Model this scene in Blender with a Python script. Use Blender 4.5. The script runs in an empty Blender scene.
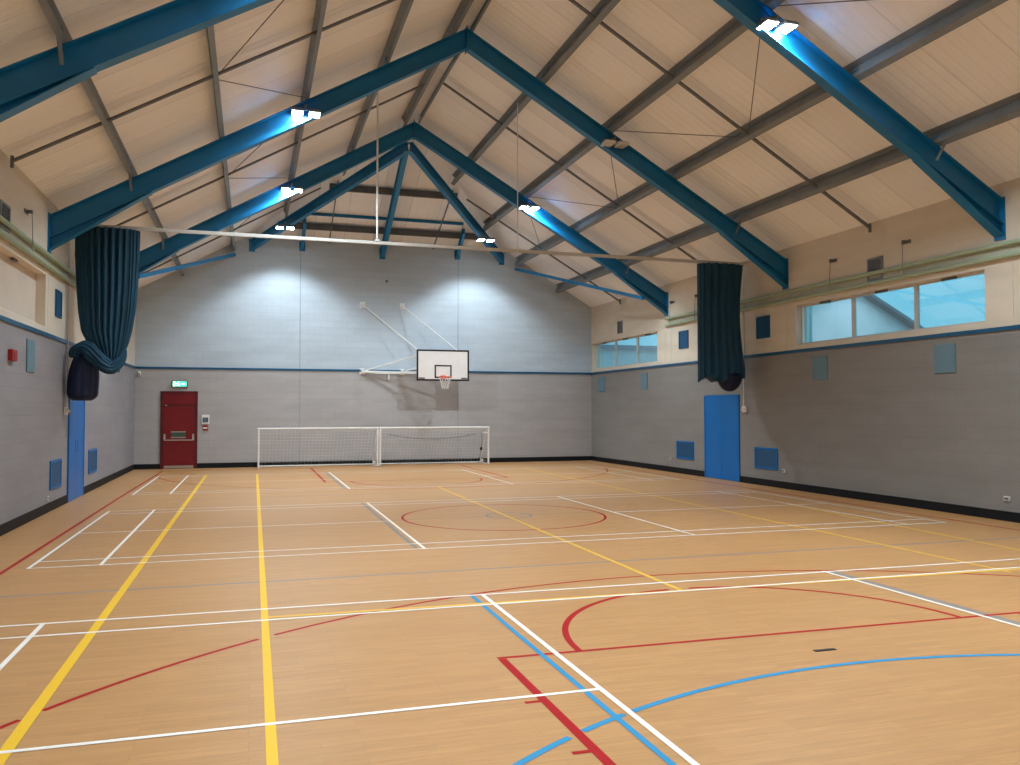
import bpy, math, random
from mathutils import Vector, Matrix
random.seed(4)
scn = bpy.context.scene
COL = scn.collection
PI = math.pi

# ------------------------------------------------------------------ dimensions (metres)
XL, XR, YF, YN = -3.608, 12.266, 29.21, -0.95
XM = (XL+XR)/2
EAVE, SL = 5.78, 0.577                    # eave height, slope of the roof lining
RIDGE = EAVE+(XR-XM)*SL
TRIM = 3.27
BAYS = [5.08, 11.115, 17.147, 23.18]      # portal frames
HIPZ = 7.85
XHL, XHR = XL+(HIPZ-EAVE)/SL, XR-(HIPZ-EAVE)/SL
YH = 23.32
HS = (RIDGE-HIPZ)/(YF-YH)
def zroof(x): return EAVE+(min(x-XL, XR-x))*SL
def zhip(y): return HIPZ+(YF-y)*HS

# ------------------------------------------------------------------ materials
def mat(name, col, rough=.6, metal=0., spec=.5, emit=None, estr=0., coat=0.):
    m = bpy.data.materials.new(name); m.use_nodes = True
    b = m.node_tree.nodes['Principled BSDF']
    b.inputs['Base Color'].default_value = (*col, 1)
    b.inputs['Roughness'].default_value = rough
    b.inputs['Metallic'].default_value = metal
    b.inputs['Specular IOR Level'].default_value = spec
    if coat: b.inputs['Coat Weight'].default_value = coat
    if emit:
        b.inputs['Emission Color'].default_value = (*emit, 1)
        b.inputs['Emission Strength'].default_value = estr
    return m
def s2l(r, g, b):
    f = lambda c: (c/255/12.92) if c/255 <= .04045 else ((c/255+.055)/1.055)**2.4
    return (f(r), f(g), f(b))
def N(m, t, **kw):
    n = m.node_tree.nodes.new(t)
    for k, v in kw.items(): setattr(n, k, v)
    return n
def L(m, a, b): m.node_tree.links.new(a, b)
def bsdf(m): return m.node_tree.nodes['Principled BSDF']
def noisy(name, col, rough=.6, amt=.12, scale=6., bump=.0, stretch=(1, 1, 1), metal=0., spec=.5):
    """plain paint / metal with a slight tonal unevenness"""
    m = mat(name, col, rough, metal, spec)
    tc = N(m, 'ShaderNodeTexCoord'); mp = N(m, 'ShaderNodeMapping'); mp.inputs['Scale'].default_value = stretch
    nz = N(m, 'ShaderNodeTexNoise'); nz.inputs['Scale'].default_value = scale; nz.inputs['Detail'].default_value = 5
    L(m, tc.outputs['Object'], mp.inputs[0]); L(m, mp.outputs[0], nz.inputs['Vector'])
    r = N(m, 'ShaderNodeMapRange'); r.inputs[1].default_value = .3; r.inputs[2].default_value = .7
    r.inputs[3].default_value = 1-amt; r.inputs[4].default_value = 1+amt
    L(m, nz.outputs['Fac'], r.inputs[0])
    mx = N(m, 'ShaderNodeVectorMath', operation='SCALE'); mx.inputs[0].default_value = col
    L(m, r.outputs[0], mx.inputs['Scale']); L(m, mx.outputs[0], bsdf(m).inputs['Base Color'])
    if bump:
        bp = N(m, 'ShaderNodeBump'); bp.inputs['Strength'].default_value = bump; bp.inputs['Distance'].default_value = .01
        L(m, nz.outputs['Fac'], bp.inputs['Height']); L(m, bp.outputs[0], bsdf(m).inputs['Normal'])
    return m
def blockwork(name, low, up, axis, zsplit=TRIM+.01, up2=None, zsplit2=99, joints=()):
    """painted block wall: 'low' paint below the trim, 'up' above it. axis = 'X' far wall, 'Y' side wall"""
    m = mat(name, low, .62, 0, .35)
    tc = N(m, 'ShaderNodeTexCoord'); sp = N(m, 'ShaderNodeSeparateXYZ'); L(m, tc.outputs['Object'], sp.inputs[0])
    cb = N(m, 'ShaderNodeCombineXYZ'); L(m, sp.outputs[axis], cb.inputs[0]); L(m, sp.outputs['Z'], cb.inputs[1])
    br = N(m, 'ShaderNodeTexBrick')
    br.inputs['Scale'].default_value = 1; br.inputs['Brick Width'].default_value = .45; br.inputs['Row Height'].default_value = .2255
    br.inputs['Mortar Size'].default_value = .006; br.inputs['Mortar Smooth'].default_value = .6; br.inputs['Bias'].default_value = 0
    br.inputs['Color1'].default_value = (1, 1, 1, 1); br.inputs['Color2'].default_value = (.965, .965, .965, 1); br.inputs['Mortar'].default_value = (.86, .86, .87, 1)
    L(m, cb.outputs[0], br.inputs['Vector'])
    gt = N(m, 'ShaderNodeMath', operation='GREATER_THAN'); gt.inputs[1].default_value = zsplit; L(m, sp.outputs['Z'], gt.inputs[0])
    mx = N(m, 'ShaderNodeMix', data_type='RGBA'); mx.inputs['A'].default_value = (*low, 1); mx.inputs['B'].default_value = (*up, 1)
    L(m, gt.outputs[0], mx.inputs['Factor'])
    col = mx.outputs['Result']
    nz = N(m, 'ShaderNodeTexNoise'); nz.inputs['Scale'].default_value = 1.3; nz.inputs['Detail'].default_value = 6
    ms = N(m, 'ShaderNodeMapping'); ms.inputs['Scale'].default_value = (.5, .5, 2.5) ; L(m, tc.outputs['Object'], ms.inputs[0]); L(m, ms.outputs[0], nz.inputs['Vector'])
    r = N(m, 'ShaderNodeMapRange'); r.inputs[1].default_value = .3; r.inputs[2].default_value = .7; r.inputs[3].default_value = .93; r.inputs[4].default_value = 1.06
    L(m, nz.outputs['Fac'], r.inputs[0])
    m1 = N(m, 'ShaderNodeMix', data_type='RGBA', blend_type='MULTIPLY'); m1.inputs['Factor'].default_value = 1
    if axis == 'Y':
        mf = N(m, 'ShaderNodeMapRange'); mf.inputs[3].default_value = 1; mf.inputs[4].default_value = .3; L(m, gt.outputs[0], mf.inputs[0]); L(m, mf.outputs[0], m1.inputs['Factor'])
    L(m, col, m1.inputs['A']); L(m, br.outputs['Color'], m1.inputs['B'])
    m2 = N(m, 'ShaderNodeVectorMath', operation='SCALE'); L(m, m1.outputs['Result'], m2.inputs[0]); L(m, r.outputs[0], m2.inputs['Scale'])
    L(m, m2.outputs[0], bsdf(m).inputs['Base Color'])
    # joint relief: grooves plus slightly proud blocks
    rb = N(m, 'ShaderNodeMath', operation='SUBTRACT'); rb.inputs[0].default_value = 1; L(m, br.outputs['Fac'], rb.inputs[1])
    n2 = N(m, 'ShaderNodeTexNoise'); n2.inputs['Scale'].default_value = 30; L(m, tc.outputs['Object'], n2.inputs['Vector'])
    ad = N(m, 'ShaderNodeMath', operation='MULTIPLY_ADD'); ad.inputs[1].default_value = .12; L(m, n2.outputs['Fac'], ad.inputs[0]); L(m, rb.outputs[0], ad.inputs[2])
    sc_ = N(m, 'ShaderNodeSeparateColor'); L(m, br.outputs['Color'], sc_.inputs[0])
    ad2 = N(m, 'ShaderNodeMath', operation='MULTIPLY_ADD'); ad2.inputs[1].default_value = 6.0; L(m, sc_.outputs[0], ad2.inputs[0]); L(m, ad.outputs[0], ad2.inputs[2])
    bp = N(m, 'ShaderNodeBump'); bp.inputs['Strength'].default_value = .5 if axis == 'X' else .22; bp.inputs['Distance'].default_value = .006
    L(m, ad2.outputs[0], bp.inputs['Height']); L(m, bp.outputs[0], bsdf(m).inputs['Normal'])
    return m
def ribbed(name, col, axis):
    """profiled sheet lining: small corrugations and a lap every metre; axis across the ribs"""
    m = mat(name, col, .5, 0, .35)
    tc = N(m, 'ShaderNodeTexCoord'); sp = N(m, 'ShaderNodeSeparateXYZ'); L(m, tc.outputs['Object'], sp.inputs[0])
    pp = N(m, 'ShaderNodeMath', operation='PINGPONG'); pp.inputs[1].default_value = .1; L(m, sp.outputs[axis], pp.inputs[0])
    mr = N(m, 'ShaderNodeMapRange', interpolation_type='SMOOTHSTEP'); mr.inputs[1].default_value = .02; mr.inputs[2].default_value = .045; L(m, pp.outputs[0], mr.inputs[0])
    bp = N(m, 'ShaderNodeBump'); bp.inputs['Strength'].default_value = .55; bp.inputs['Distance'].default_value = .012
    L(m, mr.outputs[0], bp.inputs['Height']); L(m, bp.outputs[0], bsdf(m).inputs['Normal'])
    lp = N(m, 'ShaderNodeMath', operation='PINGPONG'); lp.inputs[1].default_value = .5; L(m, sp.outputs[axis], lp.inputs[0])
    lt = N(m, 'ShaderNodeMath', operation='LESS_THAN'); lt.inputs[1].default_value = .008; L(m, lp.outputs[0], lt.inputs[0])
    # each sheet a little different in tone
    fl = N(m, 'ShaderNodeMath', operation='FLOOR'); L(m, sp.outputs[axis], fl.inputs[0])
    wn = N(m, 'ShaderNodeTexWhiteNoise', noise_dimensions='1D'); L(m, fl.outputs[0], wn.inputs['W'])
    r = N(m, 'ShaderNodeMapRange'); r.inputs[3].default_value = .93; r.inputs[4].default_value = 1.05; L(m, wn.outputs['Value'], r.inputs[0])
    s = N(m, 'ShaderNodeMath', operation='MULTIPLY_ADD'); s.inputs[1].default_value = -.25; L(m, lt.outputs[0], s.inputs[0]); L(m, r.outputs[0], s.inputs[2])
    v = N(m, 'ShaderNodeVectorMath', operation='SCALE'); v.inputs[0].default_value = col; L(m, s.outputs[0], v.inputs['Scale'])
    L(m, v.outputs[0], bsdf(m).inputs['Base Color'])
    return m
def wood_floor():
    m = mat('vinyl_wood_strip', (.5, .28, .13), .34, 0, .5)
    tc = N(m, 'ShaderNodeTexCoord'); sp = N(m, 'ShaderNodeSeparateXYZ'); L(m, tc.outputs['Object'], sp.inputs[0])
    br = N(m, 'ShaderNodeTexBrick'); br.offset = .37; br.offset_frequency = 3
    br.inputs['Scale'].default_value = 1; br.inputs['Brick Width'].default_value = .62; br.inputs['Row Height'].default_value = .07
    br.inputs['Mortar Size'].default_value = .0012; br.inputs['Mortar Smooth'].default_value = .3
    br.inputs['Color1'].default_value = (*FL1, 1); br.inputs['Color2'].default_value = (*FL2, 1); br.inputs['Mortar'].default_value = (*[c*.72 for c in FL1], 1)
    L(m, tc.outputs['Object'], br.inputs['Vector'])
    mp = N(m, 'ShaderNodeMapping'); mp.inputs['Scale'].default_value = (2.4, 32, 1); L(m, tc.outputs['Object'], mp.inputs[0])
    nz = N(m, 'ShaderNodeTexNoise'); nz.inputs['Scale'].default_value = 1; nz.inputs['Detail'].default_value = 7; nz.inputs['Roughness'].default_value = .62
    L(m, mp.outputs[0], nz.inputs['Vector'])
    r = N(m, 'ShaderNodeMapRange'); r.inputs[1].default_value = .28; r.inputs[2].default_value = .72; r.inputs[3].default_value = .85; r.inputs[4].default_value = 1.13
    L(m, nz.outputs['Fac'], r.inputs[0])
    v = N(m, 'ShaderNodeVectorMath', operation='SCALE'); L(m, br.outputs['Color'], v.inputs[0]); L(m, r.outputs[0], v.inputs['Scale'])
    L(m, v.outputs[0], bsdf(m).inputs['Base Color'])
    r2 = N(m, 'ShaderNodeMapRange'); r2.inputs[3].default_value = .33; r2.inputs[4].default_value = .45; L(m, nz.outputs['Fac'], r2.inputs[0])
    L(m, r2.outputs[0], bsdf(m).inputs['Roughness'])
    bp = N(m, 'ShaderNodeBump'); bp.inputs['Strength'].default_value = .08; bp.inputs['Distance'].default_value = .004
    L(m, nz.outputs['Fac'], bp.inputs['Height']); L(m, bp.outputs[0], bsdf(m).inputs['Normal'])
    return m
FL1 = (.57, .298, .118); FL2 = (.525, .268, .103)
M = {}
M['floor'] = wood_floor()
M['far'] = blockwork('painted_blocks_far', (.42, .40, .40), (.47, .54, .61), 'X')
M['side'] = blockwork('painted_blocks_side', (.25, .238, .228), (.70, .62, .51), 'Y')
M['side_l'] = blockwork('painted_blocks_left', (.29, .28, .305), (.68, .62, .53), 'Y')
M['cream'] = noisy('cream_painted_board', (.72, .62, .51), .6, .05, 1.5)
M['ceil'] = ribbed('cream_liner_slope', (.94, .925, .92), 'Y')
M['ceilh'] = ribbed('cream_liner_hip', (.94, .925, .92), 'X')
M['blue'] = noisy('blue_steel_paint', (.002, .165, .38), .42, .10, 2.5)
M['bluetrim'] = noisy('blue_trim_paint', (.003, .085, .19), .4, .06, 3)
M['grey'] = noisy('galvanised_grey', (.20, .225, .245), .5, .12, 3, metal=0)
M['dark'] = noisy('dark_steel', (.125, .13, .14), .55, .12, 4, metal=0)
M['white'] = noisy('white_paint', (.78, .78, .76), .4, .04, 3)
M['trackw'] = noisy('track_cream', (.62, .60, .56), .45, .05, 3)
M['black'] = noisy('black_skirting', (.008, .009, .012), .6, .1, 3, spec=.2)
M['blk'] = mat('black_plastic', (.01, .01, .011), .4)
M['red'] = noisy('red_door_paint', (.18, .006, .011), .35, .08, 3)
M['redd'] = noisy('dark_red_frame', (.10, .006, .010), .4, .08, 3)
M['bdoor'] = noisy('blue_door_paint', (.002, .14, .46), .35, .06, 2, spec=.25)
M['bvent'] = noisy('blue_vent_paint', (.002, .14, .43), .4, .06, 2, spec=.2)
M['bpanel'] = noisy('blue_panel', (.003, .075, .19), .5, .06, 2)
M['cyan'] = noisy('pale_cyan_panel', (.13, .23, .29), .6, .05, 3)
M['green'] = noisy('pale_green_pipe', (.36, .44, .31), .4, .08, 5)
M['greend'] = noisy('green_band', (.50, .50, .40), .55, .06, 4)
M['curt'] = noisy('teal_curtain_cloth', (.003, .053, .105), .72, .18, 7, .1, (1, 1, .2))
M['bag'] = noisy('navy_bag_cloth', (.002, .010, .048), .75, .15, 9, .1)
M['board'] = noisy('backboard_white', (.80, .76, .74), .35, .03, 4)
M['rim'] = mat('rim_orange', (.85, .10, .03), .4)
M['net'] = mat('net_cord', (.75, .74, .72), .8)
M['steel'] = mat('bright_steel', (.6, .6, .6), .3, .9)
M['glassf'] = mat('sign_green', (.02, .5, .3), .5, emit=(.10, .9, .55), estr=1.4)
M['signw'] = mat('sign_white', (.8, .9, .85), .5, emit=(.75, 1., .88), estr=2.2)
M['lens'] = mat('led_lens', (.9, .95, 1), .3, emit=(.78, .93, 1.), estr=65)
M['lensoff'] = mat('led_lens_unlit', (.62, .60, .56), .35)
M['grille'] = noisy('grey_grille', (.16, .17, .18), .5, .1, 5)
M['screen'] = mat('panel_screen', (.10, .14, .18), .25)
M['lred'] = mat('call_point_red', (.33, .012, .014), .4)
M['lwhite'] = mat('line_white', (.93, .88, .80), .45, 0, .25)
M['lyel'] = mat('line_yellow', (.92, .55, .035), .45, 0, .25)
M['lyelp'] = mat('line_yellow_worn', (.85, .50, .07), .45, 0, .25)
M['lred_'] = mat('line_red', (.42, .010, .012), .5, 0, .15)
M['lblue'] = mat('line_blue', (.04, .28, .52), .5, 0, .15)
M['lgrey'] = mat('line_grey', (.28, .24, .22), .45)
M['outw'] = noisy('outside_render', (.95, .90, .86), .7, .05, 2)
M['outg'] = noisy('outside_soffit', (.30, .34, .38), .7, .05, 2)
M['tar'] = noisy('outside_asphalt', (.12, .12, .13), .8, .1, 2)
def glass():
    m = bpy.data.materials.new('window_glass'); m.use_nodes = True; nt = m.node_tree
    nt.nodes.remove(nt.nodes['Principled BSDF']); o = nt.nodes['Material Output']
    t = N(m, 'ShaderNodeBsdfTransparent'); t.inputs[0].default_value = (.80, .92, .96, 1)
    g = N(m, 'ShaderNodeBsdfGlossy'); g.inputs['Roughness'].default_value = .03
    lw = N(m, 'ShaderNodeLayerWeight'); pw = N(m, 'ShaderNodeMath', operation='POWER'); pw.inputs[1].default_value = 3.5; L(m, lw.outputs['Facing'], pw.inputs[0])
    f = N(m, 'ShaderNodeMath', operation='MULTIPLY_ADD'); f.inputs[1].default_value = .65; f.inputs[2].default_value = .30; L(m, pw.outputs[0], f.inputs[0])
    lw.inputs['Blend'].default_value = .5
    mx = N(m, 'ShaderNodeMixShader'); L(m, f.outputs[0], mx.inputs[0]); L(m, t.outputs[0], mx.inputs[1]); L(m, g.outputs[0], mx.inputs[2])
    L(m, mx.outputs[0], o.inputs[0]); return m
M['glass'] = glass()

# ------------------------------------------------------------------ mesh builder
class MB:
    def __init__(s): s.v = []; s.f = []
    def add(s, vs, fs):
        o = len(s.v); s.v += [tuple(v) for v in vs]; s.f += [tuple(i+o for i in f) for f in fs]; return s
    def box(s, a, b):
        x0, x1 = sorted((a[0], b[0])); y0, y1 = sorted((a[1], b[1])); z0, z1 = sorted((a[2], b[2]))
        return s.add([(x0,y0,z0),(x1,y0,z0),(x1,y1,z0),(x0,y1,z0),(x0,y0,z1),(x1,y0,z1),(x1,y1,z1),(x0,y1,z1)],
              [(0,3,2,1),(4,5,6,7),(0,1,5,4),(1,2,6,5),(2,3,7,6),(3,0,4,7)])
    def beam(s, p, q, w, h, up=(0,0,1), off=(0,0)):
        """box bar from p to q, w across, h along 'up'; off shifts the section"""
        p = Vector(p); q = Vector(q); d = (q-p).normalized(); u = Vector(up); r = d.cross(u).normalized(); u = r.cross(d).normalized()
        c = r*off[0]+u*off[1]; vs = []
        for e in (p, q):
            for i, j in ((-1,-1),(1,-1),(1,1),(-1,1)): vs.append(e+c+r*(i*w/2)+u*(j*h/2))
        return s.add(vs, [(0,1,2,3),(7,6,5,4),(0,4,5,1),(1,5,6,2),(2,6,7,3),(3,7,4,0)])
    def ibeam(s, p, q, w, h, tf=.014, tw=.01, up=(0,0,1)):
        s.beam(p, q, tw, h-2*tf, up); s.beam(p, q, w, tf, up, (0, (h-tf)/2)); s.beam(p, q, w, tf, up, (0, -(h-tf)/2)); return s
    def zbar(s, p, q, w, h, t=.006, up=(0,0,1), side=-1):
        s.beam(p, q, t, h, up); s.beam(p, q, w, t, up, (-side*w/2, (h-t)/2)); s.beam(p, q, w, t, up, (side*w/2, -(h-t)/2)); return s
    def tube(s, pts, r, n=8, cap=True, close=False):
        pts = [Vector(p) for p in pts]; m = len(pts); rings = []
        t0 = (pts[1]-pts[0]).normalized(); ref = Vector((0,0,1)) if abs(t0.z) < .9 else Vector((1,0,0))
        for i, p in enumerate(pts):
            a = pts[(i-1) % m] if (i or close) else p; b = pts[(i+1) % m] if (i < m-1 or close) else p
            t = (b-a).normalized(); x = t.cross(ref).normalized(); y = x.cross(t).normalized()
            rr = r[i] if isinstance(r, (list, tuple)) else r
            rings.append([p+x*(rr*math.cos(2*PI*k/n))+y*(rr*math.sin(2*PI*k/n)) for k in range(n)])
        o = len(s.v)
        for g in rings: s.v += [tuple(v) for v in g]
        for i in range(m if close else m-1):
            j = (i+1) % m
            for k in range(n): s.f.append((o+i*n+k, o+i*n+(k+1) % n, o+j*n+(k+1) % n, o+j*n+k))
        if cap and not close: s.f += [tuple(o+k for k in range(n))[::-1], tuple(o+(m-1)*n+k for k in range(n))]
        return s
    def prism(s, poly, vec):
        """polygon (3-D points) extruded along vec"""
        n = len(poly); v = Vector(vec); a = [Vector(p) for p in poly]; b = [p+v for p in a]
        return s.add(a+b, [tuple(range(n))[::-1], tuple(range(n, 2*n))]+[(i, (i+1) % n, n+(i+1) % n, n+i) for i in range(n)])
    def grid(s, fn, nu, nv, wrap=False):
        o = len(s.v)
        for j in range(nv+1):
            for i in range(nu if wrap else nu+1): s.v.append(tuple(fn(i/nu, j/nv)))
        w = nu if wrap else nu+1
        for j in range(nv):
            for i in range(nu): s.f.append((o+j*w+i, o+j*w+(i+1) % w, o+(j+1)*w+(i+1) % w, o+(j+1)*w+i))
        return s
    def obj(s, name, m, parent=None, smooth=False, origin=None, bevel=0):
        me = bpy.data.meshes.new(name)
        base = Vector((0,0,0))
        if origin is not None: base = Vector(origin)
        me.from_pydata([tuple(Vector(v)-base) for v in s.v], [], s.f); me.update()
        import bmesh
        b = bmesh.new(); b.from_mesh(me); bmesh.ops.recalc_face_normals(b, faces=b.faces); b.to_mesh(me); b.free()
        me.materials.append(m if not isinstance(m, str) else M[m])
        if smooth:
            for p in me.polygons: p.use_smooth = True
        o = bpy.data.objects.new(name, me); COL.objects.link(o); o.location = base
        if parent is not None:
            o.parent = parent; o.location = base - parent.location if origin is not None else -parent.location
        if bevel:
            bv = o.modifiers.new('bevel', 'BEVEL'); bv.width = bevel; bv.segments = 2; bv.limit_method = 'ANGLE'
        return o
def tag(o, label=None, cat=None, group=None, kind=None):
    if label: o['label'] = label
    if cat: o['category'] = cat
    if group: o['group'] = group
    if kind: o['kind'] = kind
    return o
def thing(name, loc, label, cat, group=None, kind=None):
    o = bpy.data.objects.new(name, None); COL.objects.link(o); o.location = loc; o.empty_display_size = .2
    return tag(o, label, cat, group, kind)
def copy_tree(src, loc, label=None, **kw):
    """a copy of a thing with copies of its parts and their sub-parts"""
    r = src.copy(); COL.objects.link(r); r.location = loc
    tag(r, label, **kw)
    def rec(a, b):
        for ch in list(a.children):
            c = ch.copy(); COL.objects.link(c); c.parent = b; rec(ch, c)
    rec(src, r); return r

# ------------------------------------------------------------------ the shell
fl = MB().box((XL-.3, YN-.3, -.1), (XR+.3, YF+.3, 0)).obj('floor', 'floor'); tag(fl, kind='structure', label='orange wood-effect sports hall floor with painted court lines')
# far gable wall, flat-topped under the half hip
far_poly = [(XL, YF, 0), (XR, YF, 0), (XR, YF, EAVE), (XHR, YF, HIPZ), (XHL, YF, HIPZ), (XL, YF, EAVE)]
w = MB().prism(far_poly, (0, .3, 0)).obj('wall_far', 'far'); tag(w, kind='structure', label='far block wall, grey below and pale blue above the blue line')
near_poly = [(XL, YN, 0), (XR, YN, 0), (XR, YN, EAVE), (XM, YN, RIDGE), (XL, YN, EAVE)]
w = MB().prism(near_poly, (0, -.3, 0)).obj('wall_near', 'far'); tag(w, kind='structure')
def side_wall(name, x, out, m, holes):
    b = MB(); z1 = 0
    ys = [YN-.3]+[v for h in holes for v in h[:2]]+[YF+.3]
    for i in range(0, len(ys), 2): b.box((x, ys[i], 0), (x+out, ys[i+1], EAVE+.1))
    for (y0, y1, za, zb) in holes:
        b.box((x, y0, 0), (x+out, y1, za)); b.box((x, y0, zb), (x+out, y1, EAVE+.1))
    return tag(b.obj(name, m), kind='structure')
WIN = [(11.46, 16.80, 3.42, 4.37), (23.84, 29.14, 3.42, 4.40)]
side_wall('wall_right', XR, .32, 'side', WIN)['label'] = 'right block wall, grey below and cream above the blue line'
LW = (12.2, 16.97, 3.42, 4.38)
side_wall('wall_left', XL, -.32, 'side_l', [LW])['label'] = 'left block wall, lilac grey below and cream above the blue line'
# roof lining: two slopes and the half hip in one ceiling
c = bpy.data.meshes.new('ceiling')
vs = [(XL-.05, YN-.3, EAVE-.029), (XM, YN-.3, RIDGE), (XR+.05, YN-.3, EAVE-.029), (XR+.05, YF+.3, EAVE-.029), (XHR, YF+.02, HIPZ), (XM, YH, RIDGE), (XHL, YF+.02, HIPZ), (XL-.05, YF+.3, EAVE-.029), (XHL, YF+.3, HIPZ), (XHR, YF+.3, HIPZ)]
fs = [(0, 1, 5, 6, 8, 7), (2, 3, 9, 4, 5, 1), (6, 5, 4), (8, 6, 4, 9)]
up = [(x, y, z+.14) for x, y, z in vs]
n = len(vs)
c.from_pydata(vs+up, [], fs+[tuple(i+n for i in f[::-1]) for f in fs]); c.materials.append(M['ceil']); c.materials.append(M['ceilh'])
for p in c.polygons:
    if p.index in (2, 3): p.material_index = 1
co = bpy.data.objects.new('ceiling', c); COL.objects.link(co); tag(co, kind='structure', label='cream ribbed roof lining')

# trims and skirtings
def strip(name, m, z0, z1, t, gaps_l=(), gaps_r=(), gaps_f=(), kind='structure', nm=('far', 'left', 'right')):
    for side, gaps in (('far', gaps_f), ('left', gaps_l), ('right', gaps_r)):
        b = MB(); lo, hi = (XL, XR) if side == 'far' else (YN, YF)
        ed = [lo]+[v for g in gaps for v in g]+[hi]
        for i in range(0, len(ed), 2):
            if side == 'far': b.box((ed[i], YF-t, z0), (ed[i+1], YF, z1))
            elif side == 'left': b.box((XL, ed[i], z0), (XL+t, ed[i+1], z1))
            else: b.box((XR-t, ed[i], z0), (XR, ed[i+1], z1))
        o = b.obj(name % side if '%' in name else name, m); tag(o, kind=kind)
RD = (-2.82, -1.69); RBD = (19.19, 20.96); LBD = (19.08, 20.76)
strip('baseboard_%s', 'black', 0, .165, .02, [LBD], [RBD], [RD])
tn = 1
for side in ('far', 'left', 'right'):
    b = MB(); z0, z1 = TRIM-.03, TRIM+.038
    if side == 'far': b.box((XL, YF-.03, z0), (XR, YF, z1))
    elif side == 'left': b.box((XL, YN, z0), (XL+.03, YF, z1))
    else: b.box((XR-.03, YN, z0), (XR, YF, z1))
    tag(b.obj('trim_%d' % tn, 'bluetrim'), kind='structure', label='blue rail along the %s wall' % side); tn += 1
# movement joints in the far wall
for x in (1.55, 7.08):
    tag(MB().box((x-.012, YF-.006, .13), (x+.012, YF, 7.3)).obj('trim_%d' % tn, noisy('joint_grey', (.26, .31, .36), .6, .05, 3)), kind='structure'); tn += 1
# cream boarding joints (thin cover strips) and rail above the windows on the side walls
for (x, s) in ((XR, -1), (XL, 1)):
    b = MB()
    for y in (10.9, 17.15, 18.95, 21.0, 22.9, 23.3, 9.0, 7.2):
        b.box((x, y-.012, TRIM+.01), (x+s*.006, y+.012, 4.44))
    b.box((x, 0, 4.44), (x+s*.012, 28.9, 4.465))
    tag(b.obj('trim_%d' % tn, 'cream'), kind='structure'); tn += 1

# windows of the right wall
def window(num, y0, y1, za, zb, mull, sill=True):
    root = thing('window_%d' % num, (XR+.16, (y0+y1)/2, za), None, None, kind='structure')
    t = .05; xa, xb = XR+.15, XR+.22
    f = MB(); f.box((xa, y0, za), (xb, y1, za+t)).box((xa, y0, zb-t), (xb, y1, zb)).box((xa, y0, za+t), (xb, y0+t, zb-t)).box((xa, y1-t, za+t), (xb, y1, zb-t))
    for y in mull: f.box((xa, y-.035, za+t), (xb, y+.035, zb-t))
    f.obj('window_frame', noisy('pale_frame_%d' % num, (.62, .58, .54), .45, .04, 3), root)
    ed = [y0+t]+list(mull)+[y1-t]
    for i in range(len(ed)-1):
        MB().box((xa+.03, ed[i]+.03, za+t-.005), (xa+.038, ed[i+1]-.03, zb-t+.005)).obj('window_pane', 'glass', root)
        ym = (ed[i]+ed[i+1])/2
        MB().box((xa-.05, ym-.16, zb-t-.012), (xa, ym+.16, zb-.012)).obj('window_opener', 'dark', root)
    # sloping sill
    MB().prism([(XR-.005, y0, za-.13), (xa, y0, za-.0), (xa, y0, za-.16), (XR-.005, y0, za-.16)], (0, y1-y0, 0)).obj('window_sill', 'cream', root)
    MB().box((XR-.003, y1-.015, za-.14), (xa, y1, zb)).obj('window_reveal', 'cream', root)
    MB().box((XR-.003, y0, zb-.012), (xa, y1, zb)).obj('window_reveal', 'cream', root)
    return root
tag(window(1, *WIN[0], (13.22, 15.01)), label='three-pane high window nearest the camera in the right wall')
tag(window(2, *WIN[1], (25.6, 27.35)), label='three-pane high window by the far corner of the right wall')
# blanked-off window of the left wall
root = thing('window_3', (XL-.2, 14.6, 3.42), 'blanked window recess in the left wall, boarded in beige', None, kind='structure')
MB().box((XL-.24, LW[0], LW[2]), (XL-.16, LW[1], LW[3])).obj('board', noisy('beige_board', (.62, .54, .46), .6, .04, 2), root)
MB().prism([(XL+.005, LW[0], 3.30), (XL-.16, LW[0], 3.50), (XL-.16, LW[0], 3.30)], (0, LW[1]-LW[0], 0)).obj('window_sill', 'cream', root)
MB().box((XL-.16, 14.5, 3.50), (XL-.155, 14.53, 4.38)).obj('cover_strip', 'cream', root)
MB().box((XL-.16, LW[1]-.02, 3.3), (XL+.003, LW[1], LW[3])).obj('window_reveal', 'cream', root)
MB().box((XL-.16, LW[0], LW[3]-.015), (XL+.003, LW[1], LW[3])).obj('window_reveal', 'cream', root)
MB().box((XL-.145, 15.2, 4.33), (XL-.09, 15.45, 4.38)).obj('window_opener', 'dark', root)

# doors
def blue_door(num, x, s, y0, y1, zt, label):
    root = thing('door_%d' % num, (x, (y0+y1)/2, 0), label, None, kind='structure')
    MB().box((x, y0, 0), (x+s*.03, y0+.05, zt)).box((x, y1-.05, 0), (x+s*.03, y1, zt)).box((x, y0+.05, zt-.05), (x+s*.03, y1-.05, zt)).obj('door_frame', 'bvent', root)
    ym = (y0+y1)/2
    for a, b_ in ((y0+.05, ym-.003), (ym+.003, y1-.05)):
        lf = MB().box((x, a, .01), (x+s*.022, b_, zt-.05)).obj('door_leaf', 'bdoor', root)
    hb = MB()
    for y in (ym-.12, ym+.12):
        hb.box((x+s*.022, y-.05, 1.0), (x+s*.026, y+.05, 1.25)); 
    hb.obj('push_plate', 'bvent', root)
    return root
blue_door(1, XR, -1, *RBD, 2.30, 'blue double door in the right wall below the hanging curtain')
blue_door(2, XL, 1, *LBD, 2.18, 'blue double door in the left wall behind the navy bag')
root = thing('door_3', (-2.255, YF, 0), 'red fire exit door with push bar in the far wall', None, kind='structure')
x0, x1 = RD; y = YF
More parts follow.
